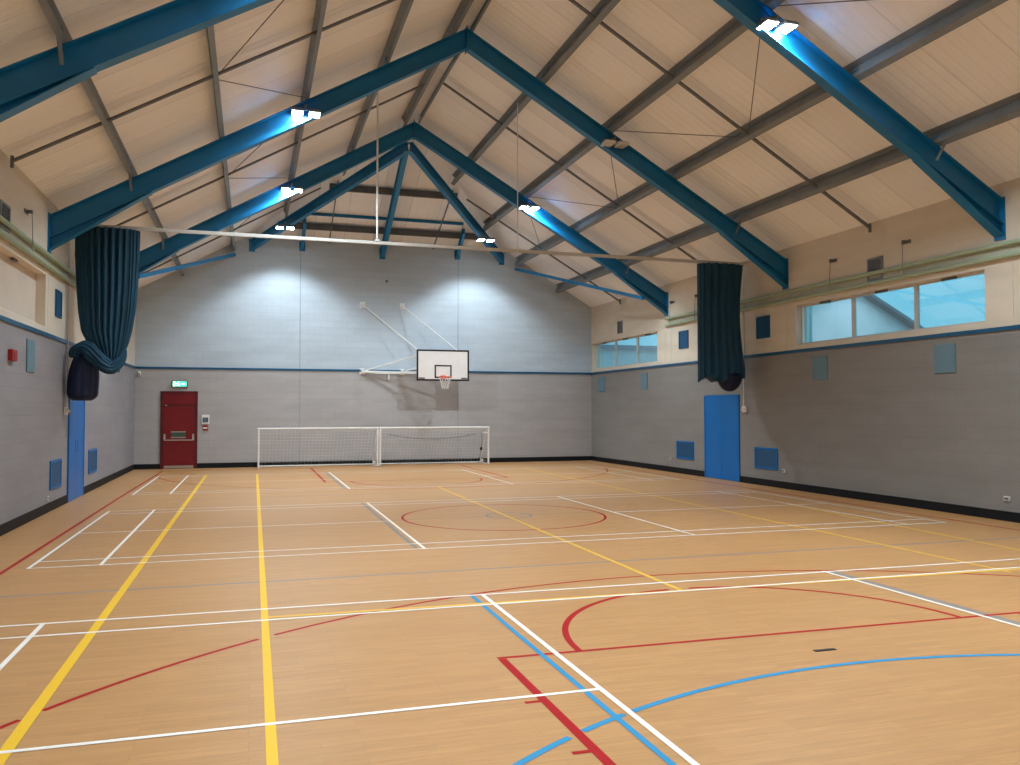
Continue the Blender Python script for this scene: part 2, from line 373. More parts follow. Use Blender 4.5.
MB().box((x0, y-.05, 0), (x0+.09, y, 2.52)).box((x1-.09, y-.05, 0), (x1, y, 2.52)).box((x0+.09, y-.05, 2.44), (x1-.09, y, 2.52)).box((x0+.09, y-.045, 2.03), (x1-.09, y, 2.10)).obj('door_frame', 'redd', root)
MB().box((x0+.09, y-.03, 2.10), (x1-.09, y, 2.44)).obj('over_panel', 'red', root)
MB().box((x0+.095, y-.035, .01), (x1-.095, y, 2.03)).obj('door_leaf', 'red', root)
MB().box((x0+.12, y-.04, .02), (x1-.12, y-.035, .10)).obj('kick_plate', 'steel', root)
pb = MB(); zb = .93
pb.tube([(x0+.13, y-.13, zb), (x1-.13, y-.13, zb)], .017)
for xx in (x0+.13, x1-.13): pb.beam((xx, y-.035, zb+.12), (xx, y-.13, zb), .035, .035).box((xx-.03, y-.07, zb), (xx+.03, y-.035, zb+.2))
pb.obj('push_bar', 'steel', root)
MB().box((x0+.32, y-.045, 1.02), (x1-.36, y-.035, 1.20)).obj('notice_plate', noisy('notice_green', (.06, .09, .06), .4, .1, 9), root)
MB().box((x0+.32, y-.05, 1.18), (x1-.36, y-.045, 1.21)).box((x0+.32, y-.05, 1.0), (x1-.36, y-.045, 1.03)).obj('notice_border', 'steel', root)
MB().box((x0+.13, y-.06, 2.04), (x0+.2, y-.045, 2.07)).obj('door_closer', 'steel', root)

# ------------------------------------------------------------------ painted court lines (part of the floor)
order = [0]
def zline(): order[0] += 1; return .0004+.00007*order[0]
def lobj(polys, name, m):
    b = MB(); z = zline()
    for p in polys:
        b.add([(x, y, z) for x, y in p], [tuple(range(len(p)))])
    o = b.obj(name, m, fl); return o
def seg(x0, y0, x1, y1, w):
    dx, dy = x1-x0, y1-y0; l = math.hypot(dx, dy); nx, ny = -dy/l*w/2, dx/l*w/2
    return [(x0+nx, y0+ny), (x0-nx, y0-ny), (x1-nx, y1-ny), (x1+nx, y1+ny)]
def arc(cx, cy, r, a0, a1, w, n=72):
    out = []
    for i in range(n):
        a = math.radians(a0+(a1-a0)*i/n); c_ = math.radians(a0+(a1-a0)*(i+1)/n)
        out.append([(cx+(r-w/2)*math.cos(a), cy+(r-w/2)*math.sin(a)), (cx+(r+w/2)*math.cos(a), cy+(r+w/2)*math.sin(a)), (cx+(r+w/2)*math.cos(c_), cy+(r+w/2)*math.sin(c_)), (cx+(r-w/2)*math.cos(c_), cy+(r-w/2)*math.sin(c_))])
    return out
G = 'lgrey'
lobj([seg(XL+.3, 9.66, XR-.2, 9.60, .055)], 'grey_line', G)
lobj([seg(XL+.3, 19.0, XR-.2, 19.0, .045)], 'grey_line', G)
lobj([seg(2.17, 11.35, 2.17, 17.2, .06)], 'grey_line', G)
lobj([seg(2.17, 20.4, 2.17, 25.9, .06)], 'grey_line', G)
lobj([seg(6.49, 5.3, 6.49, 8.26, .09)], 'grey_line', G)
lobj([seg(2.3, 14.36, 6.4, 14.36, .03)], 'grey_line', G)
lobj(arc(4.42, 14.36, .40, 0, 360, .05), 'grey_centre_circle', G)
R_ = 'lred_'; W = .055
YC2, CX = 14.33, 4.28
lobj(arc(4.32, YC2, 1.80, 0, 360, .045), 'red_centre_circle', R_)
# three-point arcs, broken where the yellow lines cross
def arc_y(cx, cy, r, spans, w, sgn=1):
    out = []
    for xa, xb in spans:
        aa = math.degrees(math.acos((xa-cx)/r)); ab = math.degrees(math.acos((xb-cx)/r))
        out += arc(cx, cy, r, sgn*aa, sgn*ab, w, 36)
    return out
lobj(arc_y(4.3, 1.72, 6.96, [(-2.62, -1.335), (-1.235, .07), (.20, 11.2)], .042), 'red_three_point_arc', R_)
lobj(arc_y(4.3, 26.94, 6.96, [(-2.62, 11.2)], .042, -1), 'red_three_point_arc', R_)
lobj([seg(1.80, 6.15, 6.86, 6.08, .045)], 'red_free_throw_line', R_)
lobj([seg(1.83, 6.12, 1.85, 1.0, .064)], 'red_key_line', R_)
lobj([seg(6.82, 6.05, 6.82, 1.0, .06)], 'red_key_line', R_)
for yy in (5.16, 4.33, 3.9): lobj([seg(1.70, yy+.01, 1.82, yy+.01, .04)], 'red_key_mark', R_)
lobj(arc(4.34, 6.12, 1.83, -1, 87, .05, 40)+arc(4.3, 6.12, 1.83, 93, 179, .055, 40), 'red_free_throw_arc', R_)
lobj([seg(1.84, 22.5, 6.86, 22.5, .05)], 'red_free_throw_line', R_)
lobj([seg(1.87, 22.5, 1.87, 28.1, .06)], 'red_key_line', R_)
lobj([seg(6.9, 22.5, 6.9, 28.1, .06)], 'red_key_line', R_)
for yy in (25.4, 26.6): lobj([seg(1.72, yy, 1.86, yy, .05)], 'red_key_mark', R_)
lobj(arc(4.3, 22.5, 1.77, 180, 360, .05), 'red_free_throw_arc', R_)
lobj([seg(-2.80, 2.0, -2.72, 20, .05), seg(-2.72, 20, -2.64, 28.1, .05)], 'red_side_line', R_)
lobj([seg(11.5, 1.0, 11.5, 28.1, .05)], 'red_side_line', R_)
lobj([seg(-2.7, 28.1, 11.5, 28.1, .05)], 'red_base_line', R_)
B_ = 'lblue'
lobj([seg(2.155, 1.0, 2.155, 8.31, .043)], 'blue_line', B_)
lobj(arc_y(4.27, .34, 4.9, [(.4, 1.765), (1.875, 2.22), (2.295, 6.78), (6.88, 8.9)], .048), 'blue_goal_arc', B_)
Y_ = 'lyel'
lobj([seg(.14, 7.975, 11.8, 7.63, .06)], 'yellow_line', 'lyelp')
lobj([seg(4.31, 7.85, 4.41, 20.4, .055)], 'yellow_line', 'lyelp')
lobj([seg(8.44, 7.6, 8.52, 26.2, .055)], 'yellow_line', 'lyelp')
lobj([seg(-1.29, 1.0, -1.25, 26.1, .075)], 'yellow_line', Y_)
lobj([seg(.115, 1.0, .17, 26.1, .062)], 'yellow_line', Y_)
lobj([seg(9.80, 7.68, 10.28, 14.4, .055)], 'yellow_line', 'lyelp')
Ww, Wp = 'lwhite', .042
for (yo, ys, yc) in (((8.31, 2.23), (7.87, 2.67), 5.27), ((11.25, 17.18), (11.70, 16.72), 14.24), ((20.35, 26.0), (20.78, 25.5), 23.3)):
    a, b_ = min(yo), max(yo)
    for yy in yo+ys:
        lobj([seg(-2.55, yy+.03, 11.13, yy-.09 if yy < 9 else yy, Wp)], 'white_line', Ww)
    lobj([seg(-2.55, yc+.02, 2.27, yc, Wp)], 'white_line', Ww); lobj([seg(6.39, yc, 11.13, yc, Wp)], 'white_line', Ww)
    for xx in (-2.53, -1.745, 2.27, 6.40, 10.33, 11.11): lobj([seg(xx, a, xx, b_, Wp)], 'white_line', Ww)
# small dark floor plate
t = MB().box((4.22, 5.57, .0), (4.41, 5.61, .005)).obj('floor_socket_plate', 'blk', None, origin=(4.31, 5.59, 0))
tag(t, 'small black metal plate set in the floor right of the red arc', 'floor plate')

# ------------------------------------------------------------------ roof steel
def portal(y, label):
    root = thing('steel_portal_frame', (XM, y, 4.85), label, 'roof frame', 'blue steel portal frames')
    H = .43/math.sqrt(1+SL*SL)
    nrm = Vector((SL, 0, 1)).normalized()
    for s in (-1, 1):
        xf, xa_ = XM+s*(XR-XM-.02), XM+s*.008
        zf, za_ = 5.49, 5.49+(XR-XM-.028)*SL
        rb = MB().prism([(xf, y-.006, zf), (xa_, y-.006, za_), (xa_, y-.006, za_-.43), (xf, y-.006, zf-.43)], (0, .012, 0))
        rb.prism([(xf, y-.095, zf-.02), (xa_, y-.095, za_-.02), (xa_, y-.095, za_), (xf, y-.095, zf)], (0, .19, 0))
        rb.prism([(xf, y-.095, zf-.43), (xa_, y-.095, za_-.43), (xa_, y-.095, za_-.41), (xf, y-.095, zf-.41)], (0, .19, 0))
        rb.obj('rafter', 'blue', root)
        # haunch: tapered web below the rafter with its own bottom flange
        xa = XM+s*(XR-XM-.02); xb = XM+s*(XR-XM-1.75)
        za = 5.49-.43; zb_ = za+1.73*SL
        hb = MB().prism([(xa, y-.006, za), (xb, y-.006, zb_), (xa, y-.006, 4.86)], (0, .012, 0))
        hb.prism([(xa, y-.095, 4.85), (xb, y-.095, zb_-.02), (xb, y-.095, zb_), (xa, y-.095, 4.87)], (0, .19, 0))
        hb.obj('haunch', 'blue', root)
        MB().box((XM+s*(XR-XM-.022), y-.11, 4.80), (XM+s*(XR-XM-.002), y+.11, 5.53)).obj('end_plate', 'blue', root)
        # cleat plates where purlins sit
        for px in PX:
            cb = MB()
            x = XM+s*px; zt = zroof(x)-.29
            cb.beam((x-.005, y-.1, zt+.1), (x+.005, y-.1, zt+.1), .012, .2)
            cb.box((x-.01, y-.10, zt-.02), (x+.01, y+.10, zt+.16))
            cb.obj('purlin_cleat', 'blue', root)
    MB().box((XM-.007, y-.10, 9.56), (XM+.007, y+.10, 10.12)).obj('apex_plate', 'blue', root)
    return root
PX = (1.73, 3.34, 4.95, 6.55)
for y, l in zip(BAYS, ('blue steel portal frame nearest the camera, overhead', 'blue steel roof frame with rafters crossing the top corners of the view',
                       'blue steel roof frame with its peak at top centre, between the nearest and farthest', 'blue steel roof frame farthest away, where the hip rafters meet its peak')):
    portal(y, l)
# hip rafters and jack rafters of the far half hip
def raft(p, q, w, h, label, name='hip_rafter', foot=True):
    root = thing(name, q, label, 'rafter', 'blue rafters of the half hip')
    MB().ibeam(p, q, w, h).obj('beam', 'blue', root)
    if foot: MB().box((q[0]-.1, YF-.02, q[2]-h/2-.06), (q[0]+.1, YF, q[2]+h/2+.05)).obj('end_plate', 'blue', root)
    return root
raft((XM-.12, 23.5, 9.45), (-.04, YF-.02, 7.44), .15, .31, 'sloping blue hip rafter falling to the far wall at the left')
raft((XM-.06, 23.5, 9.45), (8.72, YF-.02, 7.44), .15, .31, 'sloping blue hip rafter falling to the far wall at the right')
raft((XM-.16, 23.5, 9.45), (4.34, YF-.02, 7.42), .15, .32, 'blue central rafter running down to the middle of the far wall')
raft((1.62, 28.0, 8.12), (1.60, YF-.02, 7.50), .10, .22, 'short blue jack rafter over the left joint of the far wall', 'jack_rafter')
raft((7.0, 28.0, 8.12), (7.05, YF-.02, 7.50), .10, .22, 'short blue jack rafter over the right joint of the far wall', 'jack_rafter')
tag(MB().beam((1.75, 27.93, 8.35), (6.95, 27.93, 8.35), .07, .09).obj('tie_bar', 'blue', None), 'thin blue bar across the half hip between the hip rafters', 'steel bar')
def hip_purlin(y, h, lab):
    k = (y-YH)/(YF-YH); z = zhip(y)-h/2-.03
    xa = XM+(XHL-XM)*k+.25; xb = XM+(XHR-XM)*k-.25
    tag(MB().zbar((xa, y, z), (xb, y, z), .07, h).obj('hip_purlin', 'dark'), lab, 'purlin', 'dark purlins of the half hip')
hip_purlin(26.45, .20, 'dark steel purlin on the half hip, the upper one'); hip_purlin(28.45, .20, 'dark steel purlin on the half hip, the lower one by the wall')
for x, l in ((2.5, 'left'), (6.15, 'right')):
    ya = YH+abs(x-XM)/(XM-XHL)*(YF-YH)+.3
    tag(MB().beam((x, ya, zhip(ya)-.18), (x, YF-.02, zhip(YF)-.18), .035, .05).obj('sag_bar', 'dark'), 'thin dark bar down the half hip, %s of centre' % l, 'steel bar')
# purlins
for s, side in ((-1, 'left'), (1, 'right')):
    for i, px in enumerate(PX):
        x = XM+s*px
        yend = YF-.01 if px > 4.4 else YH+(px/(XM-XHL))*(YF-YH)+.05
        n_ = Vector((-s*-SL, 0, 1)).normalized()
        z = zroof(x)-.150
        p, q = (x, YN+.01, z), (x, yend, z)
        o = MB().zbar(p, q, .115 if s > 0 else .085, .25, .007, up=(s*SL, 0, 1), side=s).obj('purlin', 'grey', None)
        tag(o, 'long grey purlin on the %s roof slope, %s' % (side, ('nearest the ridge', 'second down from the ridge', 'third down from the ridge', 'lowest one near the eave')[i]), 'purlin', 'grey roof purlins')
        # light knee stays from purlin to rafter (lowest two purlins)
    x = XM+(-.30 if s < 0 else .15); z = zroof(x)-.15
    tag(MB().zbar((x, YN+.01, z), (x, YH-.2, z), .115 if s < 0 else .05, .25 if s < 0 else .2, .007, up=(s*SL, 0, 1), side=s).obj('ridge_purlin', 'grey'), 'grey steel purlin just %s of the roof ridge' % side, 'purlin', 'grey roof purlins')
# purlin stays
bn = ['over the nearest frame', 'beside the second frame', 'beside the third frame', 'beside the farthest frame']
for bi, y in enumerate(BAYS):
    for s, side in ((-1, 'left'), (1, 'right')):
        for px in (6.55,):
            x = XM+s*px; zt = zroof(x)-.22; zb_ = zroof(x)-.29-.30
            o = MB().beam((x, y-.30, zt), (x, y-.05, zb_+.06), .05, .008).beam((x, y-.30, zt), (x, y-.05, zb_+.06), .008, .05).obj('purlin_stay', 'grey')
            tag(o, 'short grey stay by the lowest %s purlin, %s' % (side, bn[bi]), 'steel stay', 'purlin stays')
# anti-sag bars at mid bay and the thin V wires
mids = [YN+3.0, (BAYS[0]+BAYS[1])/2, (BAYS[1]+BAYS[2])/2, (BAYS[2]+BAYS[3])/2, 26.35]
wn_ = ['above the camera', 'in the second bay', 'in the third bay', 'in the fourth bay', 'in the farthest bay']
for mi, y in enumerate(mids):
    for s, side in ((-1, 'left'), (1, 'right')):
        ppx = (.34 if s < 0 else .17) if mi < 4 else (y-YH)/(YF-YH)*(XM-XHL)+.1
        x0 = XM+s*ppx; x1 = XM+s*(XR-XM-.12)
        b = MB().beam((x0, y, zroof(x0)-.20), (x1, y, zroof(x1)-.20), .07, .035)
        b.box((x1-.02, y-.025, zroof(x1)-.30), (x1+.02, y+.025, zroof(x1)-.12))
        tag(b.obj('sag_bar', 'dark'), 'dark flat bar down the %s slope %s' % (side, wn_[mi]), 'steel bar', 'sag bars under the roof')
        ya = BAYS[mi-1] if mi else YN+.05; yb = BAYS[mi] if mi < 4 else None
        if mi == 0: ends = [BAYS[0]]
        elif mi == 4: ends = [BAYS[3]]
        else: ends = [BAYS[mi-1], BAYS[mi]]
        xu = XM+s*3.34; xd = XM+s*4.95
        for e_, en in zip(ends, ('nearer', 'farther')):
            ed = e_+(.12 if e_ < y else -.12)
            tag(MB().tube([(xu, ed, zroof(xu)-.27), (xd, y, zroof(xd)-.26)], .009, 5).obj('bracing_wire', 'dark'), 'thin wire under the %s slope %s, %s of its V' % (side, wn_[mi], en), 'wire', 'roof bracing wires')
# eave braces of the last bay
for s, side in ((-1, 'left'), (1, 'right')):
    tag(MB().beam((XM+s*7.15, 23.22, 5.33), (XM+s*4.93, YF-.01, 7.10), .09, .10).obj('eave_brace', 'blue'), 'slim blue diagonal brace from farthest frame to the far wall, %s side' % side, 'steel brace', 'blue eave braces')

# ------------------------------------------------------------------ floodlights: twin LED heads under each rafter
LX = 3.365
def flood(x, y, z, label, lit=True, tilt=math.radians(16), pw=None, ang=None):
    root = thing('twin_floodlight', (x, y, z), label, 'floodlight', 'twin floodlights under the roof')
    for k in (-1, 1):
        cx = x+k*.165
        hb = MB().box((cx-.115, y-.16, z+.012), (cx+.115, y+.16, z+.05))
        for j in range(7): hb.box((cx-.11, y-.12+j*.04, z+.05), (cx+.11, y-.112+j*.04, z+.085))
        h = hb.obj('housing', 'white' if not lit else 'grey', root)
        l = MB().box((cx-.098, y-.14, z), (cx+.098, y+.14, z+.012)).obj('lens', 'lens' if lit else 'lensoff', root)
    MB().box((x-.28, y-.02, z+.085), (x+.28, y+.02, z+.11)).box((x-.02, y-.02, z+.11), (x+.02, y+.02, z+.2)).beam((x, y, z+.19), (x, y+.15, z+.19), .04, .03).obj('bracket', 'grey', root)
    if lit:
        ld = bpy.data.lights.new('flood_beam', 'SPOT'); ld.energy = pw or POW; ld.color = (.80, .93, 1.0); ld.spot_size = math.radians(ang or SPOT); ld.spot_blend = .5; ld.shadow_soft_size = .14
        lo = bpy.data.objects.new('flood_beam', ld); COL.objects.link(lo); lo.parent = root; lo.location = (0, 0, -.02)
        lo.rotation_euler = (tilt, 0, 0)
    return root
POW = 1250; SPOT = 136
for i, (y, nm) in enumerate(((4.9, 'the frame above the camera'), (10.93, 'the second frame'), (16.96, 'the frame with its peak at top centre'), (23.0, 'the farthest frame'), (27.2, 'the hip rafter by the far wall'))):
    for s, side in ((-1, 'left'), (1, 'right')):
        lit = not (i == 2 and s == 1)
        xo, zo = (s*LX+.02, 7.80) if i < 4 else (s*3.30-.07, 7.66)
        flood(XM+xo, y, zo, ('lit twin floodlight on %s, %s' if lit else 'unlit white twin floodlight on %s, %s') % (nm, side), lit, *((math.radians(15), 600, 105) if i == 4 else (math.radians(16), 2000) if i == 3 else (0., 2500 if s == 1 else 1500) if i == 0 else (math.radians(8),)))

# ------------------------------------------------------------------ dividing curtain: track, hangers, two bunched halves
TY, TZ = 18.7, 5.66
def tx(px, py=None): return px
root = thing('curtain_track', (XM, TY, TZ), 'long pale curtain track spanning the hall from wall to wall', 'curtain track')
MB().box((-3.22, TY-.035, TZ), (12.12, TY+.035, TZ+.03)).box((-3.22, TY-.035, TZ-.04), (12.12, TY-.028, TZ)).box((-3.22, TY+.028, TZ-.04), (12.12, TY+.035, TZ)).obj('rail', 'trackw', root)
MB().box((-3.60, TY-.02, TZ+.0), (-3.20, TY+.02, TZ+.05)).box((-3.606, TY-.06, TZ-.08), (-3.59, TY+.06, TZ+.12)).obj('wall_bracket', 'trackw', root)
MB().box((12.10, TY-.02, TZ+.0), (12.25, TY+.02, TZ+.05)).box((12.25, TY-.06, TZ-.08), (12.264, TY+.06, TZ+.12)).obj('wall_bracket', 'trackw', root)
for x, l in ((2.66, 'white hanger rod holding the curtain track, left one'), (5.98, 'thin white hanger rod holding the curtain track, right one')):
    root = thing('hanger_rod', (x, TY, TZ+.03), l, 'hanger rod', 'hanger rods of the curtain track')
    MB().tube([(x, TY, TZ+.03), (x, TY, zroof(x)-.20)], .022 if x < 3 else .012, 8).obj('rod', 'white', root)
    MB().box((x-.05, TY-.05, TZ+.03), (x+.05, TY+.05, TZ+.07)).obj('foot_clamp', 'white', root)
def curtain_left():
    root = thing('dividing_curtain', (-2.87, TY, 2.4), 'teal dividing curtain bunched at the left wall, tied up into a navy bag', 'curtain')
    # outline as left / right edges at heights
    prof = [(5.60, -3.46, -2.25), (5.0, -3.45, -2.26), (4.4, -3.42, -2.28), (3.9, -3.38, -2.32), (3.5, -3.32, -2.38), (3.25, -3.20, -2.44), (3.0, -3.02, -2.54), (2.80, -2.94, -2.60)]
    def edges(z):
        for (a, l0, r0), (b_, l1, r1) in zip(prof, prof[1:]):
            if z >= b_: t = (a-z)/(a-b_); return l0+(l1-l0)*t, r0+(r1-r0)*t
        return prof[-1][1:]
    def fn(u, v):
        a = 2*PI*u; z = 5.60-v*(5.60-2.90); sag = .20*v*v*math.cos(a)
        l, r = edges(z-sag*1.2*(1 if v > .5 else v*2)); cx, rx = (l+r)/2, (r-l)/2
        d = .26*(1-.35*v)
        pl = 1+((.17+.06*math.sin(a*3))*math.sin(a*31+1.8*math.sin(a*2)+v*.6)+.08*math.sin(a*53+v))*(1-.25*v)
        x = cx+rx*math.cos(a)*(.93+.07*pl); y = TY+d*math.sin(a)*pl
        # left side lifts towards the tie
        return (x, y, z-sag*1.2*(1 if v > .5 else v*2))
    MB().grid(fn, 220, 40, True).obj('curtain_cloth', 'curt', root, True)
    # bottom swag: cloth rolled under, up to the knot at the left
    path = [(-2.50, TY-.04, 3.16), (-2.56, TY-.10, 2.92), (-2.70, TY-.16, 2.77), (-2.88, TY-.18, 2.84), (-3.02, TY-.18, 2.98), (-3.14, TY-.16, 3.10), (-3.27, TY-.10, 3.15), (-3.37, TY-.04, 3.07), (-3.38, TY, 2.96)]
    pts = []
    for i in range(len(path)-1):
        p0, p1 = Vector(path[max(i-1, 0)]), Vector(path[i]); p2, p3 = Vector(path[i+1]), Vector(path[min(i+2, len(path)-1)])
        for k in range(6):
            t = k/6; pts.append(.5*((2*p1)+(-p0+p2)*t+(2*p0-5*p1+4*p2-p3)*t*t+(-p0+3*p1-3*p2+p3)*t**3))
    pts.append(Vector(path[-1])); m_ = len(pts)
    def fs_(u, v):
        i = min(int(v*(m_-1)), m_-2); t = v*(m_-1)-i; p = pts[i].lerp(pts[i+1], t); d = (pts[min(i+1, m_-1)]-pts[max(i-1, 0)]).normalized()
        up_ = Vector((0, 1, 0)); rr = d.cross(up_).normalized(); a = 2*PI*u
        R0 = .035+.10*min(1, v*3.5)+.03*math.sin(PI*v); R0 *= (1+.10*math.sin(a*12+v*5)+.10*math.sin(a*3+v*17)+.08*math.sin(v*26+a))
        return p+rr*(R0*math.cos(a)*.9)+up_*(R0*1.1*math.sin(a))
    b = MB().grid(fs_, 72, 60, True)
    b.f.append(tuple(range(72))[::-1])
    b.obj('tied_swag', 'curt', root, True)
    # navy storage bag
    def fb(u, v):
        a = 2*PI*u; z = 3.12-v*1.03
        R0 = .10+.185*math.sin(min(1, (v+.10)*1.25)*PI/2)**.8 if v < .86 else .285*math.sqrt(max(0, 1-((v-.86)/.15)**2*.75))
        R0 *= 1+.05*math.sin(a*7+v*4)*(1-v*.6)+.02*math.sin(a*13)
        x = -3.24-.04*v+R0*math.cos(a); return (max(x, XL+.012), TY+.02+R0*math.sin(a)*1.05, z)
    b = MB().grid(fb, 64, 26, True); k = 26*64; b.f.append(tuple(range(k, k+64)))
    tag(b.obj('storage_bag', 'bag', root, True), 'navy cloth bag below the teal curtain')
    for i in range(14):
        x = -3.28+i*.078; MB().box((x-.008, TY-.008, 5.58), (x+.008, TY+.008, TZ-.02)).obj('glider', 'white', root)
    return root
def curtain_right():
    root = thing('dividing_curtain', (11.42, TY, 2.5), 'dark teal dividing curtain bunched at the right wall over the blue door', 'curtain')
    def fn(u, v):
        z = 5.60-v*(5.60-2.70); a = 2*PI*u; l = 10.77; r = 12.06-.13*math.sin(PI*min(1, v*1.1))*.9+.03*v
        cx, rx = (l+r)/2, (r-l)/2; d = .25
        pl = 1+(.17+.06*math.sin(a*2))*math.sin(a*19+1.5*math.sin(a*2)+v*.5)+.06*math.sin(a*33+v)
        x = cx+rx*math.cos(a)*(.94+.06*pl); y = TY+d*math.sin(a)*pl
        zb = 0
        if v > .8:
            f = (v-.8)/.2; zb = f*(.10*math.sin((x-10.8)*9)+.12*(x-11.35)*1.1)
        return (x, y, z+zb)
    b = MB().grid(fn, 220, 36, True); k = 36*220; b.f.append(tuple(range(k, k+220)))
    b.obj('curtain_cloth', 'curt', root, True)
    def fb(u, v):
        a = 2*PI*u; t = v*PI/2; R0 = .34*math.cos(t)*(1+.04*math.sin(a*6)); 
        return (11.66+R0*math.cos(a), TY+R0*.75*math.sin(a), 2.78-.42*math.sin(t))
    b = MB().grid(fb, 48, 14, True)
    tag(b.obj('storage_bag', 'bag', root, True), 'navy cloth bag under the curtain hem')
    for i in range(16):
        x = 10.86+i*.074; MB().box((x-.008, TY-.008, 5.54), (x+.008, TY+.008, TZ-.02)).obj('glider', 'white', root)
curtain_left(); curtain_right()

# ------------------------------------------------------------------ goals
def goal(x0, x1, label, bag=False):
    yf, yb, H = 28.0, 29.12, 1.30
    root = thing('five_a_side_goal', ((x0+x1)/2, yf, 0), label, 'goal', 'white goals by the far wall')
    r = .031
    MB().tube([(x0, yf, r), (x0, yf, H)], r, 10).obj('post', 'white', root); MB().tube([(x1, yf, r), (x1, yf, H)], r, 10).obj('post', 'white', root)
    MB().tube([(x0-r, yf, H), (x1+r, yf, H)], r, 10).obj('crossbar', 'white', root)
    MB().tube([(x0, yf, .03), (x0, yb, .03), (x1, yb, .03), (x1, yf, .03)], .022, 8).obj('base_frame', 'white', root)
    MB().tube([(x0, yf, H-.05), (x0, yf+.28, H-.12), (x0, yb, .05)], .014, 6).obj('net_support', 'white', root)
    MB().tube([(x1, yf, H-.05), (x1, yf+.28, H-.12), (x1, yb, .05)], .014, 6).obj('net_support', 'white', root)
    # net: back drape and two sides
    nb = MB(); st = .115; rn = .0022
    def back(t):   # profile of the drape, t 0..1 from crossbar to back base
        if t < .2: k = t/.2; return (yf+.28*k, H-.12*k)
        k = (t-.2)/.8; return (yf+.28+(yb-yf-.28)*k, (H-.12)*(1-k)+.05*k)
    nx_ = int((x1-x0)/st)
    for i in range(nx_+1):
        x = x0+(x1-x0)*i/nx_
        nb.tube([(x, back(t/6)[0]+.03*math.sin(PI*t/6), back(t/6)[1]-.03*math.sin(PI*t/6)) for t in range(7)], rn, 3, False)
    for j in range(14):
        t = j/13; yy, zz = back(t); nb.tube([(x0+(x1-x0)*k/8, yy, max(.03, zz-.05*math.sin(PI*k/8)*(1-t))) for k in range(9)], rn, 3, False)
    for x in (x0, x1):
        for j in range(1, 11):
            z = H*j/11
            yy = yf+.28 if z > H-.12 else yb-(yb-yf-.28)*(z-.05)/(H-.17)
            nb.tube([(x, yf, z), (x, min(yb, yy), z)], rn, 3, False)
        for k in range(1, 7):
            y = yf+(yb-yf)*k/7; z = H-.1 if y < yf+.28 else (H-.12)-(H-.17)*(y-yf-.28)/(yb-yf-.28)
            nb.tube([(x, y, .04), (x, y, max(.06, z))], rn, 3, False)
    nb.obj('net', 'net', root)
    MB().tube([(x1, yb-.25, .05), (x1, yb-.25, .16)], .05, 8).obj('wheel_bracket', 'white', root)
    return root
goal(.22, 4.03, 'white five-a-side goal by the far wall, the left one nearer the red door')
g2 = goal(4.12, 7.88, 'white five-a-side goal by the far wall, right one with a dark cord')
tag(MB().tube([(4.45+3.1*k/12, 28.38, 1.06-.16*math.sin(PI*k/12)) for k in range(13)], .010, 5).obj('slack_cord', 'dark', g2), 'dark cord sagging across the net')
MB().tube([(7.74, 28.3, 1.15), (7.70, 28.3, .55)], .008, 5).tube([(7.70, 28.3, .60), (7.70, 28.3, .50)], .045, 8).tube([(7.70, 28.3, .50), (7.62, 28.4, .06)], .006, 5).obj('hanging_weight', 'blk', g2)
MB().box((7.66, 27.97, 1.10), (7.86, 28.03, 1.14)).obj('clip', 'white', g2)

# ------------------------------------------------------------------ basketball backstop on side-swing wall arms
YB = 28.12
root = thing('basketball_backstop', (5.0, YF, 3.2), 'white basketball backboard with orange hoop on white wall arms', 'basketball hoop')
bx0, bx1, bz0, bz1 = 5.38, 7.20, 2.915, 3.965
MB().box((bx0, YB, bz0), (bx1, YB+.04, bz1)).obj('backboard', 'board', root)
t = .045
MB().box((bx0-.01, YB-.006, bz0-.01), (bx1+.01, YB+.05, bz0+t)).box((bx0-.01, YB-.006, bz1-t), (bx1+.01, YB+.05, bz1+.01)).box((bx0-.01, YB-.006, bz0+t), (bx0+t, YB+.05, bz1-t)).box((bx1-t, YB-.006, bz0+t), (bx1+.01, YB+.05, bz1-t)).obj('board_border', 'blk', root)
cx = (bx0+bx1)/2-.0; a0, a1, c0, c1 = cx-.30, cx+.30, 3.00, 3.45
MB().box((a0, YB-.005, c0), (a1, YB, c0+.05)).box((a0, YB-.005, c1-.05), (a1, YB, c1)).box((a0, YB-.005, c0+.05), (a0+.05, YB, c1-.05)).box((a1-.05, YB-.005, c0+.05), (a1, YB, c1-.05)).obj('target_square', 'blk', root)
MB().box((bx0+.06, YB-.005, bz0+.055), (bx0+.27, YB, bz0+.10)).box((bx1-.27, YB-.005, bz0+.055), (bx1-.06, YB, bz0+.10)).obj('maker_plate', mat('plate_grey', (.12, .11, .12), .4), root)
rz = 3.03; rc = (cx, YB-.34, rz)
ring = [(rc[0]+.225*math.cos(2*PI*k/28), rc[1]+.225*math.sin(2*PI*k/28), rz) for k in range(28)]
rm = MB().tube(ring, .012, 8, close=True).box((cx-.09, YB-.02, rz-.09), (cx+.09, YB-.001, rz+.06)).beam((cx-.06, YB-.02, rz-.02), (cx-.06, YB-.13, rz-.01), .02, .06).beam((cx+.06, YB-.02, rz-.02), (cx+.06, YB-.13, rz-.01), .02, .06).box((cx-.09, YB-.13, rz-.012), (cx+.09, YB-.02, rz+.004))
rim = rm.obj('hoop', 'rim', root)
nb = MB()
for k in range(12):
    for sg in (1, -1):
        pts = []
        for j in range(9):
            tt = j/8; a = 2*PI*(k+sg*tt*2.2)/12; R0 = .22-.11*tt**.7; pts.append((rc[0]+R0*math.cos(a), rc[1]+R0*math.sin(a), rz-.01-.40*tt))
        nb.tube(pts, .0045, 4, False)
nb.obj('hoop_net', 'net', root)
